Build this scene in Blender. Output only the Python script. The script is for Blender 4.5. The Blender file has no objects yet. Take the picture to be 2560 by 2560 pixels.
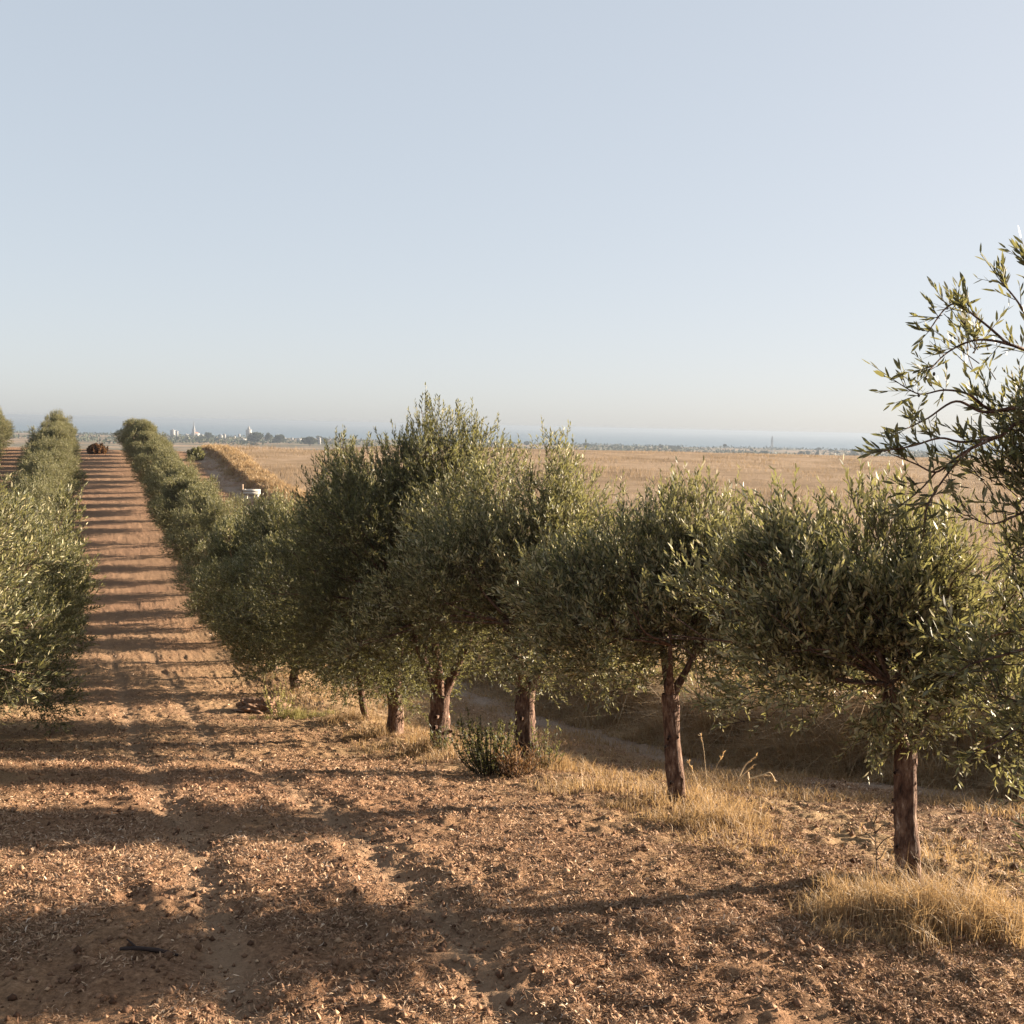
import bpy, math, random
import numpy as np
from mathutils import Vector, Matrix
random.seed(7)
R = math.radians
sc = bpy.context.scene
col = sc.collection

# ------------------------------------------------------------------ camera
F = 2700.0                      # focal length in pixels of the 2560 px photograph
CZ = 52.0                       # camera height above the sea
PITCH, ROLL = R(4.55), R(1.26)
fw = Vector((0, math.cos(PITCH), -math.sin(PITCH)))
up0 = Vector((0, math.sin(PITCH), math.cos(PITCH)))
r0 = Vector((1, 0, 0))
rt = r0*math.cos(ROLL) + up0*math.sin(ROLL)
up = up0*math.cos(ROLL) - r0*math.sin(ROLL)
cam = bpy.data.objects.new('camera', bpy.data.cameras.new('camera'))
col.objects.link(cam)
cam.matrix_world = Matrix(((rt.x, up.x, -fw.x, 0), (rt.y, up.y, -fw.y, 0), (rt.z, up.z, -fw.z, CZ), (0, 0, 0, 1)))
cam.data.sensor_width = 36; cam.data.lens = 36*F/2560
cam.data.clip_start = 0.1; cam.data.clip_end = 200000
sc.camera = cam

# ------------------------------------------------------------------ light
SUN_EL, SUN_AZ = R(14.5), R(72)   # azimuth clockwise from +Y (view direction)
SKG, SKT = 0.25, (1.355, 1.355, 1.365, 1)
w = bpy.data.worlds.new('World'); sc.world = w; w.use_nodes = True
nt = w.node_tree
sky = nt.nodes.new('ShaderNodeTexSky'); sky.sky_type = 'NISHITA'; sky.sun_disc = False
sky.sun_elevation = SUN_EL; sky.sun_rotation = SUN_AZ
sky.altitude = 50; sky.air_density = 0.7; sky.dust_density = 1.3; sky.ozone_density = 1.8
gm = nt.nodes.new('ShaderNodeGamma'); gm.inputs[1].default_value = SKG          # milky, low-contrast summer sky
tn = nt.nodes.new('ShaderNodeMix'); tn.data_type = 'RGBA'; tn.blend_type = 'MULTIPLY'; tn.inputs[0].default_value = 1; tn.inputs[7].default_value = SKT
nt.links.new(sky.outputs[0], gm.inputs[0]); nt.links.new(gm.outputs[0], tn.inputs[6]); nt.links.new(tn.outputs[2], nt.nodes['Background'].inputs[0])
nt.nodes['Background'].inputs[1].default_value = 0.083
sun = bpy.data.objects.new('sun', bpy.data.lights.new('sun', 'SUN')); col.objects.link(sun)
sun.data.energy = 5.0; sun.data.angle = R(0.53); sun.data.color = (1.0, 0.83, 0.64)
sd = Vector((math.sin(SUN_AZ)*math.cos(SUN_EL), math.cos(SUN_AZ)*math.cos(SUN_EL), math.sin(SUN_EL)))
sun.rotation_euler = sd.to_track_quat('Z', 'Y').to_euler()
sun.location = (30, 0, 80)
sc.view_settings.view_transform = 'Standard'; sc.view_settings.look = 'None'
sc.view_settings.exposure = 2.32; sc.view_settings.gamma = 1.0

# ------------------------------------------------------------------ helpers
K = (1280-193)/F                # the rows run along X = u - K*Y
def rng(s): return np.random.default_rng(s)

def hash2(ix, iy, s):
    h = (ix.astype(np.int64)*374761393 + iy.astype(np.int64)*668265263 + s*974634777) & 0x7fffffff
    h = ((h ^ (h >> 13))*1274126177) & 0x7fffffff
    return ((h ^ (h >> 16)) & 0xffff)/65535.0
def vnoise(x, y, s=0):
    ix = np.floor(x); iy = np.floor(y); fx = x-ix; fy = y-iy
    fx = fx*fx*(3-2*fx); fy = fy*fy*(3-2*fy)
    a = hash2(ix, iy, s); b = hash2(ix+1, iy, s); c = hash2(ix, iy+1, s); d = hash2(ix+1, iy+1, s)
    return (a*(1-fx)+b*fx)*(1-fy) + (c*(1-fx)+d*fx)*fy
def fbm(x, y, s=0, o=4):
    v = 0; a = .5; t = 0
    for i in range(o):
        v = v + a*vnoise(x, y, s+i*17); t += a; x = x*2.03+5.1; y = y*2.03+1.7; a *= .5
    return v/t
def sstep(x, a, b):
    t = np.clip((x-a)/(b-a), 0, 1); return t*t*(3-2*t)

ROWZ = [(-40,-3.0),(0,-3.1),(6,-3.15),(7.8,-3.27),(10.8,-3.86),(14.3,-4.68),(17.8,-5.68),(20.4,-6.1),(24,-6.75),(30,-7.5),(36,-7.95),
        (42,-8.1),(48,-7.85),(54,-7.5),(60,-7.0),(67,-6.35),(74,-5.8),(80,-5.5),(86,-5.05),(93,-4.5),(100,-4.05),(109,-3.5),
        (114,-3.4),(125,-4.0),(150,-6.5),(220,-14),(400,-26),(1000,-41),(1600,-46),(2400,-49.6),(3200,-51.3),(3450,-53.2),(3800,-56.0),(9000,-62)]
FLDZ = [(-40,-2.2),(8,-2.6),(13,-3.7),(20,-4.9),(30,-5.9),(45,-6.25),(60,-5.65),(80,-4.75),(100,-3.9),(130,-3.15),(150,-3.05),(170,-3.9),
        (230,-9),(400,-24),(1000,-41),(1600,-46),(2400,-49.6),(3200,-51.3),(3450,-53.2),(3800,-56.0),(9000,-62)]
yy = np.linspace(-40, 260, 3001)
def smooth(tab):
    z = np.interp(yy, [a for a, b in tab], [b for a, b in tab])
    k = np.hanning(25); k /= k.sum()
    return np.convolve(np.pad(z, 12, 'edge'), k, 'valid')
_rz, _fz = smooth(ROWZ), smooth(FLDZ)
def prof(Y, tab, sm):
    return np.where(Y < 250, np.interp(Y, yy, sm), np.interp(Y, [a for a, b in tab], [b for a, b in tab]))
def wob(Y): return (fbm(Y/6.0, Y*0+3.3, 5, 3)-.5)*0.9 + 1.0*(1-sstep(Y, 28, 60))
def rutu(Y): return (vnoise(Y/14.0, Y*0+1.1, 9)-.5)*0.5
def height(X, Y, fine=True):
    X = np.asarray(X, float); Y = np.asarray(Y, float)
    u = X + K*np.clip(Y, -40, 200)
    zr = prof(Y, ROWZ, _rz); zf = prof(Y, FLDZ, _fz)
    bank = sstep(u + wob(Y), 13.0, 13.6)
    z = zr + bank*(0.55 + (zf-zr-0.55)*sstep(u, 13.5, 46))
    far = sstep(Y, 250, 900)
    z = z + (1-far)*0.10*(fbm(X/3.5, Y/3.5, 1, 3)-.5)*sstep(np.abs(Y), 3, 14)
    z = z + far*(fbm(X/260, Y/260, 31, 3)-.5)*5*(1-sstep(Y, 3000, 4200))
    if fine:
        near = 1-sstep(Y, 60, 150)
        lane = (1-bank)
        z = z + near*lane*0.045*(fbm(X*2.6, Y*2.6, 3, 3)-.5)
        z = z + near*lane*0.05*(fbm(X*7.5, Y*7.5, 7, 2)-.5)*(1-.5*sstep(Y, 15, 40))
        cl = fbm(X*9.5, Y*9.5, 13, 3); z = z + near*lane*.036*np.clip(cl-.42, 0, 1)*3.2*sstep(fbm(X*1.7, Y*1.7, 15, 2), .25, .55)*(1-sstep(Y, 25, 60))
        for uc in (0.95, 2.4):                                   # wheel ruts
            d = (u-uc-rutu(Y))/0.20
            nr_ = 1-.8*sstep(Y, 20, 50); z = z - nr_*near*0.048*np.exp(-d*d) + nr_*near*.014*np.exp(-((np.abs(d)-1.9)/.5)**2)
        d = (u+wob(Y)-12.0)/0.9
        z = z - near*0.06*np.exp(-d*d)
        z = z + near*0.16*np.exp(-((u-6.0)/0.8)**2)*sstep(Y, 9, 16)
    return z + CZ
def hz(X, Y): return float(height(np.array([X]), np.array([Y]))[0])
def at(px, py, Y):
    d = fw + rt*((px-1280)/F) + up*((1280-py)/F)
    t = Y/d.y
    return Vector((d.x*t, Y, CZ+d.z*t))
def ground_at(px, Y):           # a point of the ground at a distance, seen in this column
    X = (px-1280)/F*Y
    for _ in range(4):
        z = hz(X, Y); v = Vector((X, Y, z-CZ)); a = v.dot(rt)/v.dot(fw)*F+1280
        X += (px-a)/F*Y
    return Vector((X, Y, hz(X, Y)))
def visible_x(Y, margin=0.0):   # half width of the view at a distance
    return 0.49*Y+margin

def mesh(name, V, faces, mats, parent=None, tint=None, midx=None, smooth=False):
    """faces: list of int arrays (n,k) ; tint: per-face floats"""
    me = bpy.data.meshes.new(name)
    V = np.asarray(V, np.float32)
    me.vertices.add(len(V)); me.vertices.foreach_set('co', V.ravel())
    nl = sum(f.size for f in faces); nf = sum(len(f) for f in faces)
    me.loops.add(nl); me.polygons.add(nf)
    me.loops.foreach_set('vertex_index', np.concatenate([f.ravel() for f in faces]).astype(np.int32))
    tot = np.concatenate([np.full(len(f), f.shape[1]) for f in faces])
    st = np.concatenate([[0], np.cumsum(tot)[:-1]])
    me.polygons.foreach_set('loop_start', st.astype(np.int32))
    me.polygons.foreach_set('loop_total', tot.astype(np.int32))
    if midx is not None: me.polygons.foreach_set('material_index', np.asarray(midx, np.int32))
    if smooth: me.polygons.foreach_set('use_smooth', np.ones(nf, bool))
    if tint is not None:
        a = me.attributes.new('tint', 'FLOAT', 'FACE'); a.data.foreach_set('value', np.asarray(tint, np.float32))
    for m in (mats if isinstance(mats, (list, tuple)) else [mats]): me.materials.append(m)
    me.update(calc_edges=True)
    o = bpy.data.objects.new(name, me); col.objects.link(o)
    if parent: o.parent = parent
    return o
def tag(o, label=None, cat=None, group=None, kind=None):
    if label: o['label'] = label
    if cat: o['category'] = cat
    if group: o['group'] = group
    if kind: o['kind'] = kind
    return o
def empty(name, loc, label, cat, group=None):
    o = bpy.data.objects.new(name, None); o.empty_display_size = .2; o.location = loc
    col.objects.link(o); return tag(o, label, cat, group)

def norm(a): return a/np.maximum(np.linalg.norm(a, axis=-1, keepdims=True), 1e-9)
def leaves(P, D, L, W, r, fold=.15):
    """one diamond-shaped leaf per point P pointing along D"""
    n = len(P); D = norm(D)
    rnd = norm(r.normal(size=(n, 3)) + np.array([0, 0, .9]))
    S = norm(np.cross(D, rnd)); N = np.cross(S, D)
    L = L[:, None]; W = W[:, None]
    bend = r.uniform(-.18, .10, (n, 1))
    a = P+D*L*.28+N*L*bend*.10; b = P+D*L*.68+N*L*bend*.5
    v = np.stack([P, a+S*W*.48, b+S*W*.40, P+D*L+N*L*bend, b-S*W*.40, a-S*W*.48], 1)
    return v.reshape(-1, 3), np.arange(n*6).reshape(n, 6)
def tubes(A, B, ra, rb, sides=3):
    n = len(A); D = norm(B-A)
    ref = np.where(np.abs(D[:, 2:3]) > .9, np.array([[1., 0, 0]]), np.array([[0, 0, 1.]]))
    S = norm(np.cross(D, ref)); T = np.cross(D, S)
    ang = np.arange(sides)*2*np.pi/sides
    ring = S[:, None]*np.cos(ang)[None, :, None] + T[:, None]*np.sin(ang)[None, :, None]
    v = np.concatenate([A[:, None]+ring*np.reshape(ra, (-1, 1, 1)), B[:, None]+ring*np.reshape(rb, (-1, 1, 1))], 1)
    base = (np.arange(n)*sides*2)[:, None, None]
    i = np.arange(sides); j = (i+1) % sides
    q = np.stack([i, j, j+sides, i+sides], 1)[None]
    return v.reshape(-1, 3), (base+q).reshape(-1, 4)
def blades(P, H, W, lean, curve, r):
    """grass blades: two quads each"""
    n = len(P); a = r.uniform(0, 2*np.pi, n); d = np.stack([np.cos(a), np.sin(a), 0*a], 1)
    b = r.uniform(0, 2*np.pi, n); s = np.stack([np.cos(b), np.sin(b), 0*b], 1)
    H = H[:, None]; W = W[:, None]; z = np.array([[0, 0, 1.]])
    lean = np.reshape(lean, (-1, 1)); curve = np.reshape(curve, (-1, 1))
    m = P + z*H*.55 + d*H*lean*.45; t = P + z*H*(1-.5*curve) + d*H*(lean+curve)
    v = np.stack([P-s*W*.5, P+s*W*.5, m-s*W*.35, m+s*W*.35, t-s*W*.08, t+s*W*.08], 1).reshape(-1, 3)
    k = (np.arange(n)*6)[:, None]
    f = np.concatenate([k+[0, 1, 3, 2], k+[2, 3, 5, 4]], 1).reshape(-1, 4)
    return v, f
def sweep(pts, rads, sides=10, seed=0, rough=.0):
    """tapered limb through points, resampled smoothly"""
    pts = [Vector(p) for p in pts]; r = random.Random(seed)
    Q = []; Rr = []
    n = len(pts)
    for i in range(n-1):
        p0 = pts[max(i-1, 0)]; p1 = pts[i]; p2 = pts[i+1]; p3 = pts[min(i+2, n-1)]
        seg = 6
        for k in range(seg):
            t = k/seg
            Q.append(.5*((2*p1)+(p2-p0)*t+(2*p0-5*p1+4*p2-p3)*t*t+(3*p1-p0-3*p2+p3)*t**3)); Rr.append(rads[i]*(1-t)+rads[i+1]*t)
    Q.append(pts[-1]); Rr.append(rads[-1])
    V = []; ref = Vector((.3, 1, .1)).normalized()
    ph = [r.uniform(0, 6.28) for _ in range(4)]
    for i, q in enumerate(Q):
        d = (Q[min(i+1, len(Q)-1)]-Q[max(i-1, 0)]).normalized()
        s = d.cross(ref).normalized(); t = d.cross(s)
        for k in range(sides):
            a = 2*math.pi*k/sides
            rr = Rr[i]*(1+rough*(.5*math.sin(3*a+ph[0]+i*.35)+.35*math.sin(5*a+ph[1]-i*.5)+.5*r.uniform(-1, 1)))
            V.append(tuple(q+(s*math.cos(a)+t*math.sin(a))*rr))
    Fc = []
    for i in range(len(Q)-1):
        for k in range(sides):
            Fc.append((i*sides+k, i*sides+(k+1) % sides, (i+1)*sides+(k+1) % sides, (i+1)*sides+k))
    return np.array(V), np.array(Fc)
def join(parts):
    V = []; Fs = []; off = 0
    for v, f in parts:
        V.append(v); Fs.append(f+off); off += len(v)
    return np.concatenate(V), np.concatenate(Fs)
def boxgeo(x0, y0, z0, x1, y1, z1):
    v = np.array([(x, y, z) for z in (z0, z1) for y in (y0, y1) for x in (x0, x1)], float)
    f = np.array([(0, 2, 3, 1), (4, 5, 7, 6), (0, 1, 5, 4), (2, 6, 7, 3), (0, 4, 6, 2), (1, 3, 7, 5)])
    return v, f

# ------------------------------------------------------------------ materials
def mat(name):
    m = bpy.data.materials.new(name); m.use_nodes = True
    n = m.node_tree; b = n.nodes['Principled BSDF']
    return m, n, b
def ramp(n, stops):
    r = n.nodes.new('ShaderNodeValToRGB'); e = r.color_ramp.elements
    while len(e) < len(stops): e.new(.5)
    for el, (p, c) in zip(e, stops): el.position = p; el.color = (*c, 1)
    return r
def noise(n, scale, detail=4, rough=.6, vec=None):
    t = n.nodes.new('ShaderNodeTexNoise'); t.inputs['Scale'].default_value = scale
    t.inputs['Detail'].default_value = detail; t.inputs['Roughness'].default_value = rough
    if vec is not None: n.links.new(vec, t.inputs['Vector'])
    return t
def attr(n, name):
    a = n.nodes.new('ShaderNodeAttribute'); a.attribute_name = name; return a
def mixc(n, fac, a, b, mode='MIX'):
    m = n.nodes.new('ShaderNodeMix'); m.data_type = 'RGBA'; m.blend_type = mode
    for s, v in ((m.inputs[0], fac), (m.inputs[6], a), (m.inputs[7], b)):
        if isinstance(v, (int, float)): s.default_value = v
        elif isinstance(v, tuple): s.default_value = (*v, 1)
        else: n.links.new(v, s)
    return m.outputs[2]
def simple(name, c, rough=.8, spec=.2, var=.25, scale=5):
    m, n, b = mat(name)
    tc = n.nodes.new('ShaderNodeTexCoord')
    t = noise(n, scale, 3, .6, tc.outputs['Object'])
    d = tuple(x*(1-var) for x in c); e = tuple(min(1, x*(1+var)) for x in c)
    rp = ramp(n, [(.3, d), (.7, e)]); n.links.new(t.outputs[0], rp.inputs[0]); n.links.new(rp.outputs[0], b.inputs['Base Color'])
    b.inputs['Roughness'].default_value = rough; b.inputs['Specular IOR Level'].default_value = spec
    return m
def leafmat(name, front, back, trans, tw=.28, rough=.42, spec=.5):
    m, n, b = mat(name)
    a = attr(n, 'tint')
    rf = ramp(n, front); rb = ramp(n, back)
    n.links.new(a.outputs['Fac'], rf.inputs[0]); n.links.new(a.outputs['Fac'], rb.inputs[0])
    g = n.nodes.new('ShaderNodeNewGeometry')
    c = mixc(n, g.outputs['Backfacing'], rf.outputs[0], rb.outputs[0])
    n.links.new(c, b.inputs['Base Color'])
    b.inputs['Roughness'].default_value = rough; b.inputs['Specular IOR Level'].default_value = spec
    tr = n.nodes.new('ShaderNodeBsdfTranslucent'); tr.inputs[0].default_value = (*trans, 1)
    mx = n.nodes.new('ShaderNodeMixShader'); mx.inputs[0].default_value = tw
    n.links.new(b.outputs[0], mx.inputs[1]); n.links.new(tr.outputs[0], mx.inputs[2])
    n.links.new(mx.outputs[0], n.nodes['Material Output'].inputs[0])
    return m
M_leaf = leafmat('olive_leaf', [(0, (.006, .009, .005)), (.35, (.031, .039, .017)), (.66, (.160, .162, .068)), (1, (.40, .34, .18))],
                 [(0, (.030, .036, .022)), (.6, (.160, .160, .100)), (1, (.42, .38, .25))], (.27, .255, .085), .28, .52, .28)
M_leaf_sun = M_leaf
M_dryleaf = leafmat('dry_weed_leaf', [(0, (.10, .05, .03)), (1, (.30, .18, .09))], [(0, (.12, .06, .03)), (1, (.33, .20, .10))], (.3, .17, .07), .2, .7, .2)
M_grass = leafmat('dry_grass', [(0, (.14, .082, .040)), (.5, (.265, .178, .095)), (1, (.42, .32, .195))],
                  [(0, (.14, .082, .040)), (.5, (.265, .178, .095)), (1, (.42, .32, .195))], (.50, .33, .15), .30, .6, .3)
_fs = [(0, (.15, .098, .056)), (.5, (.235, .168, .102)), (1, (.35, .27, .18))]
M_fieldstraw = leafmat('field_straw', _fs, _fs, (.36, .26, .15), .28, .65, .25)
M_greengrass = leafmat('yellow_green_grass', [(0, (.14, .13, .04)), (1, (.36, .30, .12))], [(0, (.14, .13, .04)), (1, (.36, .30, .12))], (.3, .28, .08), .3, .6, .3)
M_chaff = leafmat('leaf_litter', [(0, (.075, .037, .020)), (.35, (.235, .132, .077)), (.7, (.40, .262, .16)), (.93, (.47, .33, .21)), (1, (.58, .46, .35))],
                  [(0, (.075, .037, .020)), (.35, (.235, .132, .077)), (.7, (.40, .262, .16)), (.93, (.47, .33, .21)), (1, (.58, .46, .35))], (.3, .18, .09), .08, .75, .2)

def barkmat():
    m, n, b = mat('olive_bark')
    tc = n.nodes.new('ShaderNodeTexCoord'); mp = n.nodes.new('ShaderNodeMapping'); mp.inputs['Scale'].default_value = (1, 1, .3)
    n.links.new(tc.outputs['Object'], mp.inputs[0])
    t = noise(n, 22, 6, .7, mp.outputs[0]); t2 = noise(n, 60, 3, .6, mp.outputs[0])
    rp = ramp(n, [(.32, (.022, .014, .011)), (.46, (.095, .052, .036)), (.60, (.20, .130, .092)), (.70, (.48, .40, .33))])
    n.links.new(t.outputs[0], rp.inputs[0]); n.links.new(rp.outputs[0], b.inputs['Base Color'])
    b.inputs['Roughness'].default_value = .85; b.inputs['Specular IOR Level'].default_value = .2
    bp = n.nodes.new('ShaderNodeBump'); bp.inputs['Strength'].default_value = .9; bp.inputs['Distance'].default_value = .03
    ad = n.nodes.new('ShaderNodeMath'); ad.operation = 'ADD'
    n.links.new(t.outputs[0], ad.inputs[0]); n.links.new(t2.outputs[0], ad.inputs[1]); n.links.new(ad.outputs[0], bp.inputs['Height'])
    n.links.new(bp.outputs[0], b.inputs['Normal'])
    return m
M_bark = barkmat()
M_twig = simple('twig', (.055, .04, .028), .8, .2, .3, 20)

def groundmat():
    m, n, b = mat('ground_soil')
    g = n.nodes.new('ShaderNodeNewGeometry'); P = g.outputs['Position']
    big = noise(n, .35, 3, .6, P); mid = noise(n, 2.2, 5, .7, P); fin = noise(n, 26, 4, .75, P)
    mp = n.nodes.new('ShaderNodeMapping'); mp.inputs['Rotation'].default_value = (0, 0, .4); mp.inputs['Scale'].default_value = (1, 3.0, 1)
    n.links.new(P, mp.inputs[0]); fib = noise(n, 40, 3, .7, mp.outputs[0])
    soil = ramp(n, [(.30, (.082, .044, .027)), (.50, (.215, .128, .078)), (.68, (.34, .215, .135)), (.8, (.44, .305, .20))])
    n.links.new(fin.outputs[0], soil.inputs[0])
    red = ramp(n, [(.35, (.82, .78, .76)), (.65, (1.15, 1.08, .98))]); n.links.new(mid.outputs[0], red.inputs[0])
    c = mixc(n, 1.0, soil.outputs[0], red.outputs[0], 'MULTIPLY')
    straw = ramp(n, [(.35, (.20, .125, .065)), (.55, (.33, .225, .125)), (.7, (.46, .34, .20))]); n.links.new(fib.outputs[0], straw.inputs[0])
    sf = ramp(n, [(.42, (0, 0, 0)), (.62, (1, 1, 1))]); n.links.new(big.outputs[0], sf.inputs[0])
    c = mixc(n, sf.outputs[0], c, mixc(n, .28, c, straw.outputs[0]))
    c = mixc(n, attr(n, 'straw').outputs['Fac'], c, straw.outputs[0])
    fm = n.nodes.new('ShaderNodeMapping'); fm.inputs['Scale'].default_value = (.14, .16, 1); n.links.new(P, fm.inputs[0]); fnz = noise(n, 1, 6, .7, fm.outputs[0])
    fr = ramp(n, [(.3, (.12, .080, .048)), (.48, (.205, .145, .090)), (.62, (.26, .19, .128)), (.75, (.20, .14, .086))]); n.links.new(fnz.outputs[0], fr.inputs[0])
    c = mixc(n, attr(n, 'farred').outputs['Fac'], c, mixc(n, .55, c, (.22, .14, .092)))
    c = mixc(n, attr(n, 'field').outputs['Fac'], c, fr.outputs[0])
    tk = ramp(n, [(.3, (.17, .12, .09)), (.6, (.36, .28, .215))]); n.links.new(fin.outputs[0], tk.inputs[0])
    c = mixc(n, attr(n, 'track').outputs['Fac'], c, tk.outputs[0])
    c = mixc(n, attr(n, 'rut').outputs['Fac'], c, (.30, .20, .125))
    pl = noise(n, .006, 4, .65, P)
    pr = ramp(n, [(.35, (.055, .062, .035)), (.5, (.16, .12, .07)), (.62, (.30, .20, .12))]); n.links.new(pl.outputs[0], pr.inputs[0])
    c = mixc(n, attr(n, 'plain').outputs['Fac'], c, pr.outputs[0])
    n.links.new(c, b.inputs['Base Color']); b.inputs['Roughness'].default_value = .95; b.inputs['Specular IOR Level'].default_value = .1
    bp = n.nodes.new('ShaderNodeBump'); bp.inputs['Strength'].default_value = .8; bp.inputs['Distance'].default_value = .03
    ad = n.nodes.new('ShaderNodeMath'); ad.operation = 'ADD'; n.links.new(fin.outputs[0], ad.inputs[0]); n.links.new(fib.outputs[0], ad.inputs[1])
    n.links.new(ad.outputs[0], bp.inputs['Height']); n.links.new(bp.outputs[0], b.inputs['Normal'])
    return m
M_ground = groundmat()

# ------------------------------------------------------------------ the ground: one sheet to the coast
def spaced(lo, hi, d0, g):
    a = [lo]; d = d0
    while a[-1] < hi: a.append(a[-1]+d); d *= g
    return a
ys = list(np.arange(-30, 4.2, 2.0)) + list(np.arange(4.4, 11, .03)) + list(np.arange(11, 18, .055)) + list(np.arange(18, 30, .10)) + list(np.arange(30, 130, .35)) + spaced(130, 9000, .8, 1.05)
us = list(-np.array(spaced(12, 9000, .5, 1.12))[::-1]) + list(np.arange(-11.9, -5, .12)) + list(np.arange(-5, 9, .035)) + list(np.arange(9, 16, .08)) + spaced(16, 10000, .15, 1.055)
ys = np.array(ys); us = np.array(us)
U, Y = np.meshgrid(us, ys); X = U - K*np.clip(Y, -40, 200)
Z = height(X, Y)
ny, nx = U.shape
idx = np.arange(ny*nx).reshape(ny, nx)
fq = np.stack([idx[:-1, :-1], idx[:-1, 1:], idx[1:, 1:], idx[1:, :-1]], -1).reshape(-1, 4)
ground = mesh('ground', np.stack([X, Y, Z], -1).reshape(-1, 3), [fq], M_ground, smooth=True)
tag(ground, kind='structure')
def vattr(o, name, a):
    t = o.data.attributes.new(name, 'FLOAT', 'POINT'); t.data.foreach_set('value', np.asarray(a, np.float32).ravel())
uw = U + wob(Y)
fieldw = sstep(uw, 13.2, 14.2)*(1-sstep(Y, 300, 700)) + (1-sstep(uw, 12.6, 13.6))*sstep(Y, 116, 124)*(1-sstep(Y, 300, 700))
vattr(ground, 'field', fieldw)
vattr(ground, 'track', sstep(uw, 10.8, 11.5)*(1-sstep(uw, 13.0, 13.4))*(1-sstep(Y, 112, 120))*np.clip(fbm(X*1.5, Y*.6, 40, 4)*2.2-.45, .1, .85))
rowband = np.exp(-((U-6.2)/1.5)**2) + sstep(U, 5.5, 8)*(1-sstep(uw, 9.6, 10.5)) + np.exp(-((U+2)/1.2)**2) + .45*sstep(Y, 11, 18)*(1-sstep(Y, 34, 48))
vattr(ground, 'straw', np.clip(rowband*.75*fbm(X*.8, Y*.8, 50)*1.8, 0, 1)*(1-sstep(Y, 112, 120)))
vattr(ground, 'rut', sum(np.exp(-((U-uc-rutu(Y))/.17)**2) for uc in (.95, 2.4))*sstep(fbm(X*.5, Y*.35, 60), .18, .38)*.75*(1-sstep(Y, 18, 45)))
vattr(ground, 'farred', sstep(Y, 24, 60)*(1-sstep(uw, 9, 12)))
vattr(ground, 'plain', sstep(Y, 300, 700))

m, n, b = mat('sea_water')
b.inputs['Base Color'].default_value = (.06, .105, .14, 1); b.inputs['Roughness'].default_value = .35; b.inputs['IOR'].default_value = 1.33
g = n.nodes.new('ShaderNodeNewGeometry'); mp = n.nodes.new('ShaderNodeMapping'); mp.inputs['Scale'].default_value = (.002, .02, 1)
n.links.new(g.outputs['Position'], mp.inputs[0]); t = noise(n, 1, 5, .6, mp.outputs[0])
bp = n.nodes.new('ShaderNodeBump'); bp.inputs['Strength'].default_value = .5; bp.inputs['Distance'].default_value = 6
n.links.new(t.outputs[0], bp.inputs['Height']); n.links.new(bp.outputs[0], b.inputs['Normal'])
sea = mesh('sea', np.array([(-45000, 3000, -.8), (45000, 3000, -.8), (45000, 50000, -.8), (-45000, 50000, -.8)]), [np.array([[0, 1, 2, 3]])], m)
tag(sea, kind='structure')

# ------------------------------------------------------------------ haze
m = bpy.data.materials.new('haze_air'); m.use_nodes = True; n = m.node_tree
n.nodes.remove(n.nodes['Principled BSDF'])
pv = n.nodes.new('ShaderNodeVolumePrincipled'); pv.inputs['Color'].default_value = (.265, .315, .385, 1)
pv.inputs['Density'].default_value = .00016; pv.inputs['Anisotropy'].default_value = .2
n.links.new(pv.outputs[0], n.nodes['Material Output'].inputs['Volume'])
hv, hf = boxgeo(-48000, -60, -14, 48000, 52000, CZ+3.2)
haze = mesh('haze', hv, [hf], m); tag(haze, kind='stuff')

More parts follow.
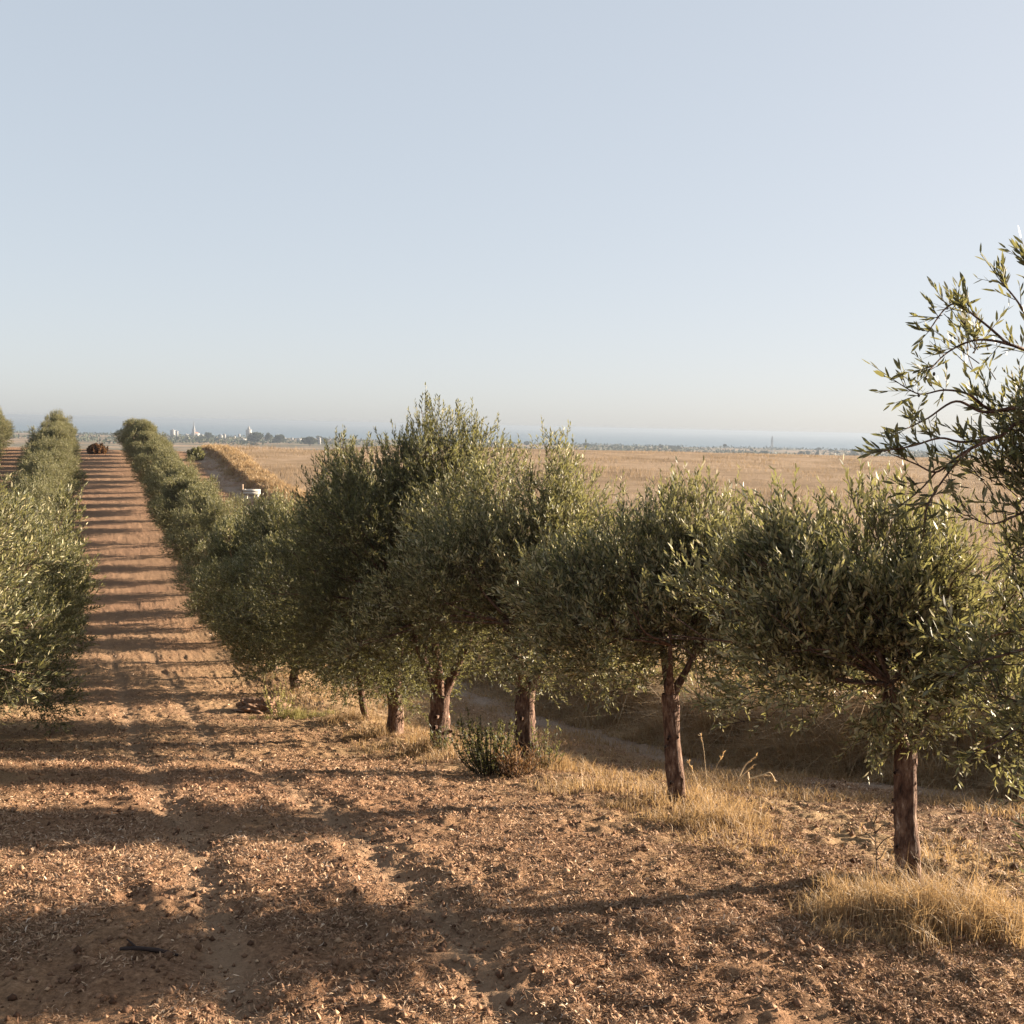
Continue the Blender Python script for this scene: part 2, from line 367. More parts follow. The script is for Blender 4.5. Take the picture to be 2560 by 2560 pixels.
# ------------------------------------------------------------------ olive trees
def crown_geo(blobs, ntw, seed, leafL=.066, upb=.55, ctr=None, per=(9, 15), twl=(.14, .34), shell=.42, sprouts=0, spr_len=(.2, .42), droop=.0, lk=(2.6, .35)):
    """blobs: rows of x,y,z,rx,rz. Returns leaf verts/faces/tint and stem tubes"""
    r = rng(seed); Bc = np.array(blobs, float)
    vol = Bc[:, 3]**2*Bc[:, 4]; p = vol**.8; p /= p.sum()
    bi = r.choice(len(Bc), ntw, p=p); c = Bc[bi, :3]; rad = Bc[bi][:, [3, 3, 4]]
    d = norm(r.normal(size=(ntw, 3)))
    rr = r.uniform(0, 1, (ntw, 1))**shell
    A = c + d*rad*rr
    lump = fbm(A[:, 0]*lk[0]+seed, A[:, 1]*lk[0]+A[:, 2]*lk[0]*1.1, seed, 2)
    keep = lump > lk[1]; A = A[keep]; d = d[keep]; bi = bi[keep]
    cc = np.array(ctr) if ctr is not None else Bc[:, :3].mean(0)
    out = norm(A-cc)
    T = norm(d*.5+out*.55+np.array([0, 0, upb])+r.normal(size=A.shape)*.38 - np.array([0, 0, 1])*droop*(r.uniform(0, 1, (len(A), 1)) < .5))
    L = r.uniform(*twl, len(A))
    if sprouts:
        hi = np.argsort(-(A[:, 2]+r.uniform(0, .5, len(A))))[:sprouts*3]; s = r.choice(hi, sprouts, replace=False)
        T[s] = norm(T[s]*.35+np.array([0, 0, 1])); L[s] = r.uniform(*spr_len, sprouts)
    Bn = A + T*L[:, None] + r.normal(size=A.shape)*.02
    tv, tf = tubes(A-T*.05, Bn, .0032+0*L, .0012+0*L)
    nl = np.clip((r.integers(per[0], per[1]+1, len(A))*(L/np.mean(twl))**.8).astype(int), 4, 40)
    ti = np.repeat(np.arange(len(A)), nl); n = len(ti)
    k = np.arange(n)-np.repeat(np.concatenate([[0], np.cumsum(nl)[:-1]]), nl)
    t = (k+1.0)/np.repeat(nl, nl)
    ang = (k//2 % 2)*1.57 + (k % 2)*3.14 + np.repeat(r.uniform(0, 6.28, len(A)), nl) + r.normal(size=n)*.35
    TT = T[ti]; S = norm(np.cross(TT, r.normal(size=3)*.1+np.array([.31, .2, .1]))); Q = np.cross(TT, S)
    rd = S*np.cos(ang)[:, None]+Q*np.sin(ang)[:, None]
    D = norm(TT*(.75+.5*t[:, None])+rd*.72+np.array([0, 0, .22])+r.normal(size=(n, 3))*.18)
    P = A[ti]+(Bn-A)[ti]*t[:, None]
    ll = leafL*r.uniform(.7, 1.2, n)*(1-.25*t)
    lv, lf = leaves(P, D, ll, ll*r.uniform(.20, .29, n), r)
    tint = np.clip(r.normal(.43, .30, n)+.16*(np.repeat(lump[keep], nl)-.5)+.14*(t-.5)+np.where(r.uniform(0, 1, n) < .03, .45, 0), 0, 1)
    return lv, lf, tint, tv, tf
def make_crown(name, geo, parent):
    lv, lf, tint, tv, tf = geo
    V = np.concatenate([lv, tv]); Fc = [lf, tf+len(lv)]
    return mesh(name, V, Fc, [M_leaf, M_twig], parent, tint=np.concatenate([tint, np.zeros(len(tf))]),
                midx=np.concatenate([np.zeros(len(lf)), np.ones(len(tf))]))
def olive_blobs(H, Rr, cb, seed, n=20, off=(0, 0), flare=1.0, sx=1, sy=1):
    r = random.Random(seed); B = []
    hc = H-cb
    for i in range(n):
        t = (i+.5)/n
        z = cb+hc*(.12+.80*t)
        env = Rr*(.80+.45*math.sin(math.pi*min(1, t*1.1))**.8)*(1 if t < .65 else 1-.62*((t-.65)/.35)**1.3)*flare
        a = i*2.399+r.uniform(-.4, .4); q = env*r.uniform(.30, .80)
        br = Rr*r.uniform(.34, .52)
        B.append((off[0]*(.4+.6*t)+q*math.cos(a)*sx, off[1]*(.4+.6*t)+q*math.sin(a)*sy, z+r.uniform(-.1, .1)*hc*.5, br, br*r.uniform(.8, 1.2)))
    for i in range(7):                             # stray outer boughs
        t = r.uniform(.12, .95); a = r.uniform(0, 6.28); q = Rr*(1.12 if t < .65 else .8)
        B.append((off[0]+q*math.cos(a)*sx, off[1]+q*math.sin(a)*sy, cb+hc*t, Rr*r.uniform(.16, .26), Rr*r.uniform(.16, .3)))
    for i in range(max(3, n//4)):                  # filled core
        t = (i+.5)/max(3, n//4)
        B.append((off[0]*.6, off[1]*.6, cb+hc*(.25+.55*t), Rr*.5, hc*.22))
    return B
def trunk_geo(H, cb, tr, seed, blobs, fork=None, lean=(0, 0), sides=12):
    r = random.Random(seed)
    fk = Vector((lean[0], lean[1], fork or cb*.95))
    parts = [sweep([(0, 0, -.12), (0.01, 0, .03), (lean[0]*.45+r.uniform(-.03, .03), lean[1]*.45, fk.z*.5), fk],
                   [tr*1.4, tr*1.1, tr*.95, tr*.92], sides, seed, .2)]
    # bark burrs and root flare lumps
    for i in range(6):
        a = r.uniform(0, 6.28); z = r.uniform(.1, fk.z*.85)
        q = Vector((lean[0]*z/fk.z, lean[1]*z/fk.z, z)); o = Vector((math.cos(a), math.sin(a), .2))
        parts.append(sweep([q+o*tr*.3, q+o*tr*1.25], [tr*.45, tr*.16], 7, seed+i, .2))
    nl = 4 if H > 4 else 3
    hubs = []
    for i in range(nl):
        a = i*6.283/nl+r.uniform(-.4, .4)
        e = fk+Vector((math.cos(a)*.32*(H-cb)*.5, math.sin(a)*.32*(H-cb)*.5, (H-cb)*.34))
        md = fk.lerp(e, .5)+Vector((math.cos(a), math.sin(a), 0))*.04
        parts.append(sweep([fk-Vector((0, 0, tr*.6)), md, e], [tr*.6, tr*.36, tr*.2], 8, seed+10+i, .12)); hubs.append(e)
    for i, b in enumerate(blobs):
        if b[3] == 0: continue
        c = Vector(b[:3]); h = min(hubs, key=lambda q: (q-c).length)
        if (c-fk).length < (c-h).length: h = fk
        mid = h.lerp(c, .5)+Vector((r.uniform(-.1, .1), r.uniform(-.1, .1), r.uniform(-.02, .12)))
        parts.append(sweep([h, mid, c], [tr*.18, tr*.11, tr*.05], 5, seed+30+i, .1))
        for k in range(3):
            e = c+Vector((r.uniform(-1, 1), r.uniform(-1, 1), r.uniform(-.3, 1))).normalized()*b[3]*.85
            parts.append(sweep([mid.lerp(c, .6), e], [tr*.05, .003], 4, seed+60+i*3+k, 0))
    return join(parts)
def olive(px, Yd, H, Rr, cb, tr, seed, ntw, label, n=20, off=(0, 0), fork=None, lean=(0, 0), leafL=.066, sprouts=30, shell=.42, extra=(), loc=None, group='olive trees of the grove', twl=(.14, .34), flare=1.0, sx=1, sy=1, light_tone=0, lk=(2.6, .36)):
    p = loc or ground_at(px, Yd)
    root = empty('olive_tree', p, label, 'tree', group)
    B = olive_blobs(H, Rr, cb, seed, n, off, flare, sx, sy) + list(extra)
    v, f = trunk_geo(H, cb, tr, seed, B, fork, lean)
    mesh('trunk', v, [f], M_bark, root, smooth=True)
    cg = crown_geo(B, ntw, seed, leafL, sprouts=sprouts, shell=shell, ctr=(off[0]*.6, off[1]*.6, cb+(H-cb)*.35), twl=twl, lk=lk)
    make_crown('crown', (cg[0], cg[1], np.clip(cg[2]+light_tone, 0, 1), cg[3], cg[4]), root)  # leaf colour shifted per tree: brighter where it stands lit, darker where shaded
    return root
GR = 'olive trees of the right hand row'
olive(2265, 7.8, 2.6, 0.95, 1.12, .085, 11, 5893, 'olive tree with one slim straight trunk standing in the tall golden grass clump', n=20, off=(-.38, 0), lean=(-.05, 0), fork=1.0, leafL=.080, sprouts=50, group=GR, sx=1.4, sy=.66, light_tone=.24, lk=(2.6, .41),
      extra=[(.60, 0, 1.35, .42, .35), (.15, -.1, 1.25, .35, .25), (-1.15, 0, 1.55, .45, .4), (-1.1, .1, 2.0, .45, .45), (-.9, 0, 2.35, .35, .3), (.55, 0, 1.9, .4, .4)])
olive(1690, 10.8, 2.85, 1.1, 1.22, .088, 12, 7430, 'olive tree with a reddish straight trunk lit along its right edge, above a tawny tuft', n=22, off=(0, 0), lean=(-.10, 0), fork=1.15, leafL=.080, sprouts=60, group=GR, sx=1.4, sy=.66, light_tone=.24, lk=(2.6, .41),
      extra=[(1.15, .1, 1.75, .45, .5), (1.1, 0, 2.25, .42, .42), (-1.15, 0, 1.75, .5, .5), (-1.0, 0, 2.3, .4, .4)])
olive(1318, 14.3, 4.0, 1.45, 1.12, .14, 13, 9609, 'olive tree whose trunk base is hidden by dark green sucker shoots', n=24, off=(-.1, 0), lean=(-.05, 0), fork=1.0, leafL=.080, sprouts=70, group=GR, sx=1.35, sy=.68, light_tone=.17, lk=(2.6, .39), extra=[(.9, 0, 2.2, .55, .7)])
olive(1100, 17.8, 5.2, 1.8, 1.15, .17, 14, 13453, 'tallest olive tree of the row, thick trunk forking low into a V shape', n=28, off=(-.45, 0), lean=(0, 0), fork=.95, leafL=.082, sprouts=80, group=GR, sx=1.25, sy=.74, light_tone=-.14, extra=[(-.1, 0, 5.3, .6, .45), (.5, 0, 5.0, .5, .4)])
olive(985, 20.4, 4.7, 1.85, 1.0, .15, 15, 11531, 'shade-darkened olive tree with a single stout upright trunk just left of the forked one', n=26, off=(-.3, 0), lean=(-.03, 0), fork=1.1, leafL=.084, sprouts=70, group=GR, sx=1.25, sy=.74, light_tone=-.14, extra=[(-1.1, 0, 5.1, .42, .6), (-1.1, 0, 4.5, .5, .5)])
olive(912, 22.9, 4.5, 1.9, 0.75, .07, 16, 11531, 'shaded olive tree on a thin leaning reddish stem left of the stout trunk', n=26, off=(-.3, 0), lean=(-.12, 0), fork=.85, leafL=.085, sprouts=60, group=GR, sx=1.25, sy=.74, light_tone=-.14)

# shared crowns for the rest of the rows
protos = []
for k, (H, Rr, cb) in enumerate([(4.6, 1.75, .30), (4.6, 1.65, .30), (4.4, 1.8, .25), (4.7, 1.6, .35)]):
    B = olive_blobs(H, Rr, cb, 40+k, 15, sx=1.15, sy=.80); v, f = trunk_geo(H, cb+.3, .11, 40+k, B, sides=9)
    t_ = mesh('trunk', v, [f], M_bark, smooth=True); c_ = make_crown('crown', crown_geo(B, 9000, 40+k, .10, sprouts=45, ctr=(0, 0, 1.9), twl=(.16, .36), lk=(1.7, .40)), None)
    protos.append((t_, c_, H))
used = [False]*4
def copy_olive(X, Y, H, wide, rz, k, label, group):
    p = Vector((X, Y, hz(X, Y))); root = empty('olive_tree', p, label, 'tree', group)
    t_, c_, H0 = protos[k]
    if not used[k]: a, b_ = t_, c_; used[k] = True
    else:
        a = t_.copy(); b_ = c_.copy(); col.objects.link(a); col.objects.link(b_)
    a.parent = root; b_.parent = root
    root.rotation_euler = (0, 0, rz); root.scale = (wide, wide, H/H0)
    return root
rr = random.Random(3)
Yn = 28.8; i = 0
Hs = lambda Y: float(np.interp(Y, [24, 30, 36, 42, 52, 71, 110], [4.7, 4.4, 4.1, 4.0, 3.8, 3.5, 3.3]))
while Yn < 113:
    u = 6.0+rr.uniform(-.35, .35)
    far = ('just beyond the shaded dark trees' if i < 4 else 'in the dip half way down' if i < 12 else 'on the far slope beside the red lane' if i < 24 else 'by the crest at the end of the lane')
    copy_olive(u-K*Yn, Yn+rr.uniform(-.2, .2), Hs(Yn)*rr.uniform(.84, 1.10), rr.uniform(.85, 1.06)*float(np.interp(Yn, [30, 42, 55, 80, 110], [1.1, .92, .78, .80, .92])), rr.choice((0, 3.14))+rr.uniform(-.3, .3), rr.randrange(4),
               'rounded olive tree in the right row, ' + far, 'olive trees of the right row ' + far)
    Yn += 3.2; i += 1
# left row: the two nearest are built on their own
def uX(u, Y): return u-K*Y
def left_tree(u, Yd, H, Rr, cb, seed, ntw, label, **kw):
    X = uX(u, Yd); return olive(0, Yd, H, Rr, cb, .12, seed, ntw, label, loc=Vector((X, Yd, hz(X, Yd))), group='olive trees of the left hand row', light_tone=.12, **kw)  # leaf colour raised for the sunlight on this row
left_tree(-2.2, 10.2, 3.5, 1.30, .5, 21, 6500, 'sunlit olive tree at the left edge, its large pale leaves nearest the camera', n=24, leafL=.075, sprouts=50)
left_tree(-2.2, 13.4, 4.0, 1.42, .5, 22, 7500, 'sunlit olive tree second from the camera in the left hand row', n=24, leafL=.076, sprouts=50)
Yn = 16.6; i = 0
while Yn < 112:
    u = -2.1+rr.uniform(-.3, .3)
    far = ('just behind the big pale-leaved one' if i < 5 else 'half way down the row' if i < 14 else 'on the far slope' if i < 24 else 'at the far left end against the sea')
    copy_olive(uX(u, Yn), Yn, float(np.interp(Yn, [16, 30, 60, 110], [4.2, 4.3, 4.0, 3.5]))*rr.uniform(.84, 1.10), rr.uniform(.70, .95), rr.choice((0, 3.14))+rr.uniform(-.3, .3), rr.randrange(4),
               'rounded olive tree in the left row, ' + far, 'olive trees of the left row ' + far)
    Yn += 3.2; i += 1
Yn = 58; i = 0
while Yn < 114:
    copy_olive(uX(-9.0+rr.uniform(-.2, .2), Yn), Yn, 4.0*rr.uniform(.92, 1.07), rr.uniform(.95, 1.1), rr.choice((0, 3.14))+rr.uniform(-.3, .3), rr.randrange(4),
               'olive tree of the outermost row cut by the left edge of the picture', 'olive trees of the outermost left row')
    Yn += 3.2

# nearest tree, its trunk outside the frame, loose branches reaching in from the right
def edge_tree():
    base = Vector((3.55, 4.9, hz(3.55, 4.9)))
    root = empty('olive_tree', base, 'backlit olive tree reaching loose dark branches into the right edge of the picture', 'tree', 'olive trees of the right hand row')
    def L(px, py, Y): return at(px, py, Y)-base
    hub = Vector((-.1, .05, 1.5)); hub2 = L(2900, 1250, 5.0); hub3 = L(2760, 1050, 5.1); hub4 = L(2800, 1650, 5.0)
    parts = [sweep([(0, 0, -.1), (.02, 0, .5), hub], [.14, .10, .085], 12, 5, .15),
             sweep([hub, hub2, hub3], [.06, .045, .03], 8, 6, .1), sweep([hub, hub4], [.05, .03], 8, 7, .1)]
    # branches as seen: pixel polylines at a distance, thick to thin
    brs = [([(2760, 1050), (2560, 1020), (2460, 1030), (2390, 1003), (2320, 1045), (2270, 1070)], 5.2, .011),
           ([(2560, 1020), (2480, 1025), (2420, 985), (2360, 975), (2300, 985), (2250, 960)], 5.25, .008),
           ([(2760, 1050), (2600, 900), (2520, 860), (2440, 850), (2370, 880), (2320, 930)], 5.15, .010),
           ([(2520, 860), (2450, 800), (2380, 760), (2320, 830)], 5.1, .007),
           ([(2900, 1250), (2600, 1060), (2500, 1090), (2430, 1120), (2390, 1145), (2340, 1180), (2290, 1160), (2240, 1140)], 5.15, .011),
           ([(2500, 1090), (2410, 1105), (2350, 1095), (2280, 1115), (2210, 1127)], 5.2, .008),
           ([(2430, 1120), (2380, 1170), (2320, 1260), (2310, 1330), (2303, 1350)], 5.1, .006),
           ([(2340, 1180), (2300, 1225), (2250, 1265)], 5.1, .005), ([(2320, 1260), (2280, 1275)], 5.1, .004),
           ([(2600, 900), (2560, 780), (2500, 700)], 5.3, .008), ([(2760, 1050), (2640, 760), (2570, 660)], 5.3, .010),
           ([(2800, 1650), (2600, 1620), (2500, 1640), (2430, 1660), (2380, 1690)], 4.9, .010),
           ([(2800, 1650), (2600, 1780), (2500, 1850), (2440, 1880)], 5.0, .009),
           ([(2900, 1250), (2650, 1240), (2560, 1280), (2480, 1310), (2420, 1290)], 5.15, .009),
           ([(2650, 1240), (2580, 1360), (2520, 1400)], 5.1, .007)]
    A = []; Tn = []
    r = rng(77)
    for pts, Yd, rd in brs:
        P = [L(px, py, Yd+.06*math.sin(i*1.7+px)) for i, (px, py) in enumerate(pts)]
        parts.append(sweep(P, list(np.linspace(rd, .0028, len(P))), 5, 9, .05))
        for i in range(len(P)-1):
            seg = (P[i+1]-P[i]); m_ = max(2, int(seg.length/.045)*3)
            for k in range(m_):
                q = P[i].lerp(P[i+1], r.uniform()); s = seg.normalized()
                if r.uniform() < (.25 if i == 0 else .5 if i < len(P)-2 else .75):
                    A.append(tuple(q)); Tn.append(tuple(Vector(s)*.65+Vector(r.normal(size=3))*.45+Vector((0, 0, .45))))
        A.append(tuple(P[-1])); Tn.append(tuple(P[-1]-P[-2]))
    v, f = join(parts); mesh('trunk', v, [f], M_bark, root, smooth=True)
    # dense mass further right plus the loose outer shoots
    bl = []
    for px, py, rd, Yd in [(2600, 900, .17, 5.3), (2530, 1000, .17, 5.4), (2620, 1050, .22, 5.3), (2560, 1150, .18, 5.4), (2500, 1180, .12, 5.4), (2620, 1250, .2, 5.3), (2440, 860, .10, 5.3),
                           (2560, 1330, .14, 5.3), (2480, 930, .10, 5.4), (2620, 760, .13, 5.3), (2700, 1150, .3, 5.2), (2540, 1380, .10, 5.3), (2500, 1280, .08, 5.3),
                           (2600, 1560, .17, 5.0), (2530, 1640, .16, 5.0), (2620, 1720, .2, 5.0), (2480, 1720, .12, 5.0), (2560, 1830, .13, 5.1), (2440, 1650, .09, 4.9), (2600, 1440, .12, 5.0), (2400, 1620, .05, 5)]:
        q = L(px, py, Yd); bl.append((q.x, q.y, q.z, rd, rd))
    for q in [(-.2, 0, 1.9), (.5, .2, 2.3), (.2, -.4, 2.9), (-.5, .3, 3.0), (.4, .5, 3.2), (-.3, -.2, 2.4), (.7, -.3, 2.8), (-.6, 0, 1.3), (0, .5, 2.2)]:
        bl.append((*q, .45, .4))
    # offcuts of the outer shoots
    A = np.array(A); Tn = norm(np.array(Tn)); Ln = r.uniform(.06, .17, len(A)); Bn = A+Tn*Ln[:, None]
    tv, tf = tubes(A, Bn, .0022+0*Ln, .001+0*Ln)
    nl = r.integers(4, 9, len(A)); ti = np.repeat(np.arange(len(A)), nl); n = len(ti)
    k = np.arange(n)-np.repeat(np.concatenate([[0], np.cumsum(nl)[:-1]]), nl); t = (k+1.)/np.repeat(nl, nl)
    D = norm(Tn[ti]*1.1+norm(r.normal(size=(n, 3)))*.62+np.array([0, 0, .18])); P = A[ti]+(Bn-A)[ti]*t[:, None]
    ll = .065*r.uniform(.65, 1.15, n); lv, lf = leaves(P, D, ll, ll*r.uniform(.19, .27, n), r)
    g2 = crown_geo(bl, 4200, 78, .066, ctr=(.2, 0, 1.9), sprouts=25, spr_len=(.2, .35), shell=.6, twl=(.10, .24), per=(7, 12))
    LV = np.concatenate([lv, g2[0]]); LF = np.concatenate([lf, g2[1]+len(lv)])
    TV = np.concatenate([tv, g2[3]]); TF = np.concatenate([tf, g2[4]+len(tv)])
    make_crown('crown', (LV, LF, np.concatenate([np.clip(r.normal(.4, .15, n), 0, 1), g2[2]]), TV, TF), root)
    # olives hanging from the shoots
    ov = []; 
    for px, py in ((2315, 945), (2297, 988), (2335, 935)):
        c = np.array(L(px, py, 5.15)); a, b_ = np.meshgrid(np.linspace(0, 2*np.pi, 9)[:-1], np.linspace(0, np.pi, 7), indexing='ij')
        v = c+np.stack([np.sin(b_)*np.cos(a)*.007, np.sin(b_)*np.sin(a)*.007, np.cos(b_)*.010], -1).reshape(-1, 3)
        i_ = np.arange(56).reshape(8, 7); j_ = np.roll(i_, -1, 0)
        f = np.stack([i_[:, :-1], j_[:, :-1], j_[:, 1:], i_[:, 1:]], -1).reshape(-1, 4)
        mesh('olive_fruit', v, [f], M_fruit, root, smooth=True)
M_fruit = simple('olive_skin', (.03, .025, .02), .4, .5, .2, 30)
edge_tree()

# ------------------------------------------------------------------ dry grass and ground litter
def grass_obj(name, P, H, W, r, mat_, lean=.25, curve=.35, parent=None, tlo=.0, thi=1.0):
    n = len(P); v, f = blades(P, H, W, r.uniform(0, lean, n), r.uniform(0, curve, n), r)
    t = np.clip(r.normal((tlo+thi)/2, (thi-tlo)/4, n), 0, 1)
    return mesh(name, v, [f], mat_, parent, tint=np.repeat(t, 2))
def clump(px, Yd, rx, ry, n, h, label, seed, mat_=None, name='grass_clump', cat='grass clump', W=.006, dx=0, group=None, tl=.2, th=1.0, curve=.6, lean=.45):
    p = ground_at(px, Yd); r = rng(seed); p = Vector((p.x+dx, p.y, p.z))
    nt_ = max(6, n//45); ca = r.uniform(0, 6.28, nt_); cr = r.uniform(0, 1, nt_)**.8*1.15
    cx = np.cos(ca)*cr*rx; cy = np.sin(ca)*cr*ry; ch = r.uniform(.25, 1.35, nt_)*(1-.55*np.minimum(cr, 1)**2)
    ti = r.integers(0, nt_, n)
    X = p.x+cx[ti]+r.normal(size=n)*.05; Y = p.y+cy[ti]+r.normal(size=n)*.05
    H = h*ch[ti]*r.uniform(.35, 1.1, n)*np.where(r.uniform(0, 1, n) < .03, 1.6, 1)
    Z = height(X, Y)-.02
    v, f = blades(np.stack([X-p.x, Y-p.y, Z-p.z], 1), H, W*r.uniform(.6, 1.4, n), r.uniform(0, lean, n), r.uniform(.05, curve, n), r)
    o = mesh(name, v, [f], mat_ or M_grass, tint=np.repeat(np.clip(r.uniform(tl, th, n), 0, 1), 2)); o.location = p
    return tag(o, label, cat, group)
clump(2340, 6.85, .80, .40, 7500, .36, 'big pale golden grass clump in front of the slim straight trunk', 101, W=.0055, tl=.35)
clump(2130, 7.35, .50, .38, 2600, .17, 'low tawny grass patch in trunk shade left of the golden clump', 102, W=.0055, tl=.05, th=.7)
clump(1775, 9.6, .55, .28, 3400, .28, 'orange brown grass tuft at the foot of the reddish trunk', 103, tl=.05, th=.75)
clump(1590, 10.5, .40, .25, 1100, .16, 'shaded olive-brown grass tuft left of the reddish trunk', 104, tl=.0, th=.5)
clump(1400, 13.9, .55, .35, 1800, .30, 'tall straw grass right of the sucker shoots', 105, tl=.2, th=.8)
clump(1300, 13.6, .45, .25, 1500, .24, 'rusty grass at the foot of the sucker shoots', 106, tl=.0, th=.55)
clump(1060, 17.6, .6, .35, 1500, .35, 'straw grass with weeds left of the forked trunk', 107, tl=.1, th=.7)
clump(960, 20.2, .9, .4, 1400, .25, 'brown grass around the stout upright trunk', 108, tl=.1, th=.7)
clump(740, 24.0, .9, .3, 1700, .28, 'low yellow green grass mound under the dark trees', 109, mat_=M_greengrass, tl=.2, th=1)
clump(880, 23.0, .6, .35, 1200, .4, 'arching straw grass beside the thin leaning stem', 110, tl=.3, th=1, curve=.9)

# field grass, bank grass, grass between the row and the track: masses nobody could count
def scatter(n, ylo, yhi, ulo, uhi, r, pw=1.0):
    Y = ylo*(yhi/ylo)**(r.uniform(0, 1, n)**pw); u = r.uniform(0, 1, n)*(uhi-ulo)+ulo
    return u-K*Y, Y, u
r = rng(201)
n = 150000
Y = 16*(165/16)**(r.uniform(0, 1, n)); X = r.uniform(-1, 1, n)*(0.50*Y+1); u = X+K*Y
k = (u+wob(Y) > 13.2); X, Y, u = X[k], Y[k], u[k]
pt = fbm(X/4+3, Y/9, 71, 4); k = pt > .22+.40*r.uniform(0, 1, len(X)); X, Y, u, pt = X[k], Y[k], u[k], pt[k]
H = (.05+.55*pt*pt/.4)*r.uniform(.4, 1.3, len(X))*(1-.55*sstep(Y, 80, 150)); P = np.stack([X, Y, height(X, Y)-.03], 1)
v, f = blades(P, H, .010+.00024*Y, r.uniform(0, .7, len(X)), r.uniform(0, .8, len(X)), r)
tag(mesh('field_grass', v, [f], M_fieldstraw, tint=np.repeat(np.clip(-.05+.8*fbm(X/7, Y/9, 72, 3)+r.normal(size=len(X))*.17, 0, 1), 2)),
    'tan dry grass covering the sloping field', 'grass', kind='stuff')
n = 150000
Y = 12*(122/12)**(r.uniform(0, 1, n)**1.5); u = 12.1+r.uniform(0, 1, n)**.9*3.6-wob(Y); X = u-K*Y
k = np.abs(X) < .5*Y+1.5; X, Y, u = X[k], Y[k], u[k]
tall = np.interp(Y, [12, 26, 45, 110], [1.15, 1.1, .5, .35])
H = tall*(.2+.8*sstep(u+wob(Y), 12.2, 13.8))*np.clip(fbm(X/.9, Y/.9, 74, 3)*3.4-.9, .10, 1.8)*np.where(r.uniform(0, 1, len(X)) < .02, 1.6, 1)*r.uniform(.5, 1.2, len(X))
v, f = blades(np.stack([X, Y, height(X, Y)-.03], 1), H, .012+.0003*Y, r.uniform(0, .9, len(X)), r.uniform(0, 1.2, len(X)), r)
tag(mesh('bank_grass', v, [f], M_grass, tint=np.repeat(np.clip(r.uniform(.1, 1.5, len(X))+.8*(fbm(X/.7, Y/.7, 77, 2)-.5), 0, 1), 2)),
    'tall brown dry grass along the bank beside the track', 'grass', kind='stuff')
n = 110000
Y = 6.5*(100/6.5)**(r.uniform(0, 1, n)**1.15); u = r.uniform(5.0, 12.6, n); X = u-K*Y
k = (np.abs(X) < .5*Y+1) & (u+wob(Y) < 11.3+r.uniform(0, 1, n)**2*2.4) & (fbm(X*1.1, Y*1.1, 75, 3) > .46+.15*r.uniform(0, 1, n)); X, Y, u = X[k], Y[k], u[k]
H = (.05+.10*fbm(X*.7, Y*.7, 76, 2))*r.uniform(.6, 1.5, len(X))*(1+.6*np.exp(-((u-6.2)/.7)**2))*sstep(Y, 6, 12)
v, f = blades(np.stack([X, Y, height(X, Y)-.01], 1), H+.02, .006+.0003*Y, r.uniform(0, .8, len(X)), r.uniform(0, .8, len(X)), r)
tag(mesh('verge_grass', v, [f], M_grass, tint=np.repeat(np.clip(r.uniform(.05, .85, len(X)), 0, 1), 2)),
    'short straw grass between the trees and the track', 'grass', kind='stuff')

def litter(n, ylo, yhi, L, seed, name, label, ulo=-7, uhi=10.2, pw=1.0):
    r = rng(seed); Y = ylo*(yhi/ylo)**(r.uniform(0, 1, n)**pw); X = r.uniform(-1, 1, n)*(0.50*Y+.6); u = X+K*Y
    k = (u > ulo) & (u < uhi)
    rut = sum(np.exp(-((u-uc-rutu(Y))/.20)**2) for uc in (.95, 2.4))
    d = fbm(X*1.3, Y*1.3, 81, 3)
    k &= (d > .27+.26*r.uniform(0, 1, n)) & (r.uniform(0, 1, n) > rut*.75)
    X, Y = X[k], Y[k]; n = len(X)
    a = r.uniform(0, 6.28, n); tilt = np.abs(r.normal(size=n))*.33
    D = np.stack([np.cos(a)*np.cos(tilt), np.sin(a)*np.cos(tilt), np.sin(tilt)], 1)
    ll = L*r.uniform(.4, 1.3, n)*(1+Y*.02)
    P = np.stack([X, Y, height(X, Y)+.004+.012*r.uniform(0, 1, n)**2], 1)
    rn = r.normal(size=(n, 3))*.45+np.array([0, 0, 1.])
    S = norm(np.cross(D, rn)); N = np.cross(S, D); bend = r.uniform(-.3, .3, n)[:, None]; thin = r.uniform(0, 1, n) < .4; ll = np.where(thin, ll*1.3, ll); W = (ll*np.where(thin, r.uniform(.03, .07, n), r.uniform(.12, .34, n)))[:, None]; l = ll[:, None]
    m_ = P+D*l*.5+N*l*bend; e = P+D*l
    v = np.stack([P-S*W*.25, P+S*W*.25, m_-S*W*.5, m_+S*W*.5, e-S*W*.15, e+S*W*.15], 1).reshape(-1, 3)
    kk = (np.arange(n)*6)[:, None]; f = np.concatenate([kk+[0, 1, 3, 2], kk+[2, 3, 5, 4]], 1).reshape(-1, 4)
    t = np.clip(r.normal(.42, .25, n)+.35*(fbm(X*.6, Y*.6, 83, 2)-.5)+(r.uniform(0, 1, n) < .02)*.5, 0, 1)
    tag(mesh(name, v, [f], M_chaff, tint=np.repeat(t, 2)), label, 'leaf litter', kind='stuff')
litter(340000, 5.0, 13.5, .031, 301, 'leaf_litter', 'chopped dry leaves and twigs covering the soil nearest the camera')
litter(170000, 13.5, 45, .046, 302, 'leaf_litter', 'chopped straw and leaves further down the lane', pw=1.1)

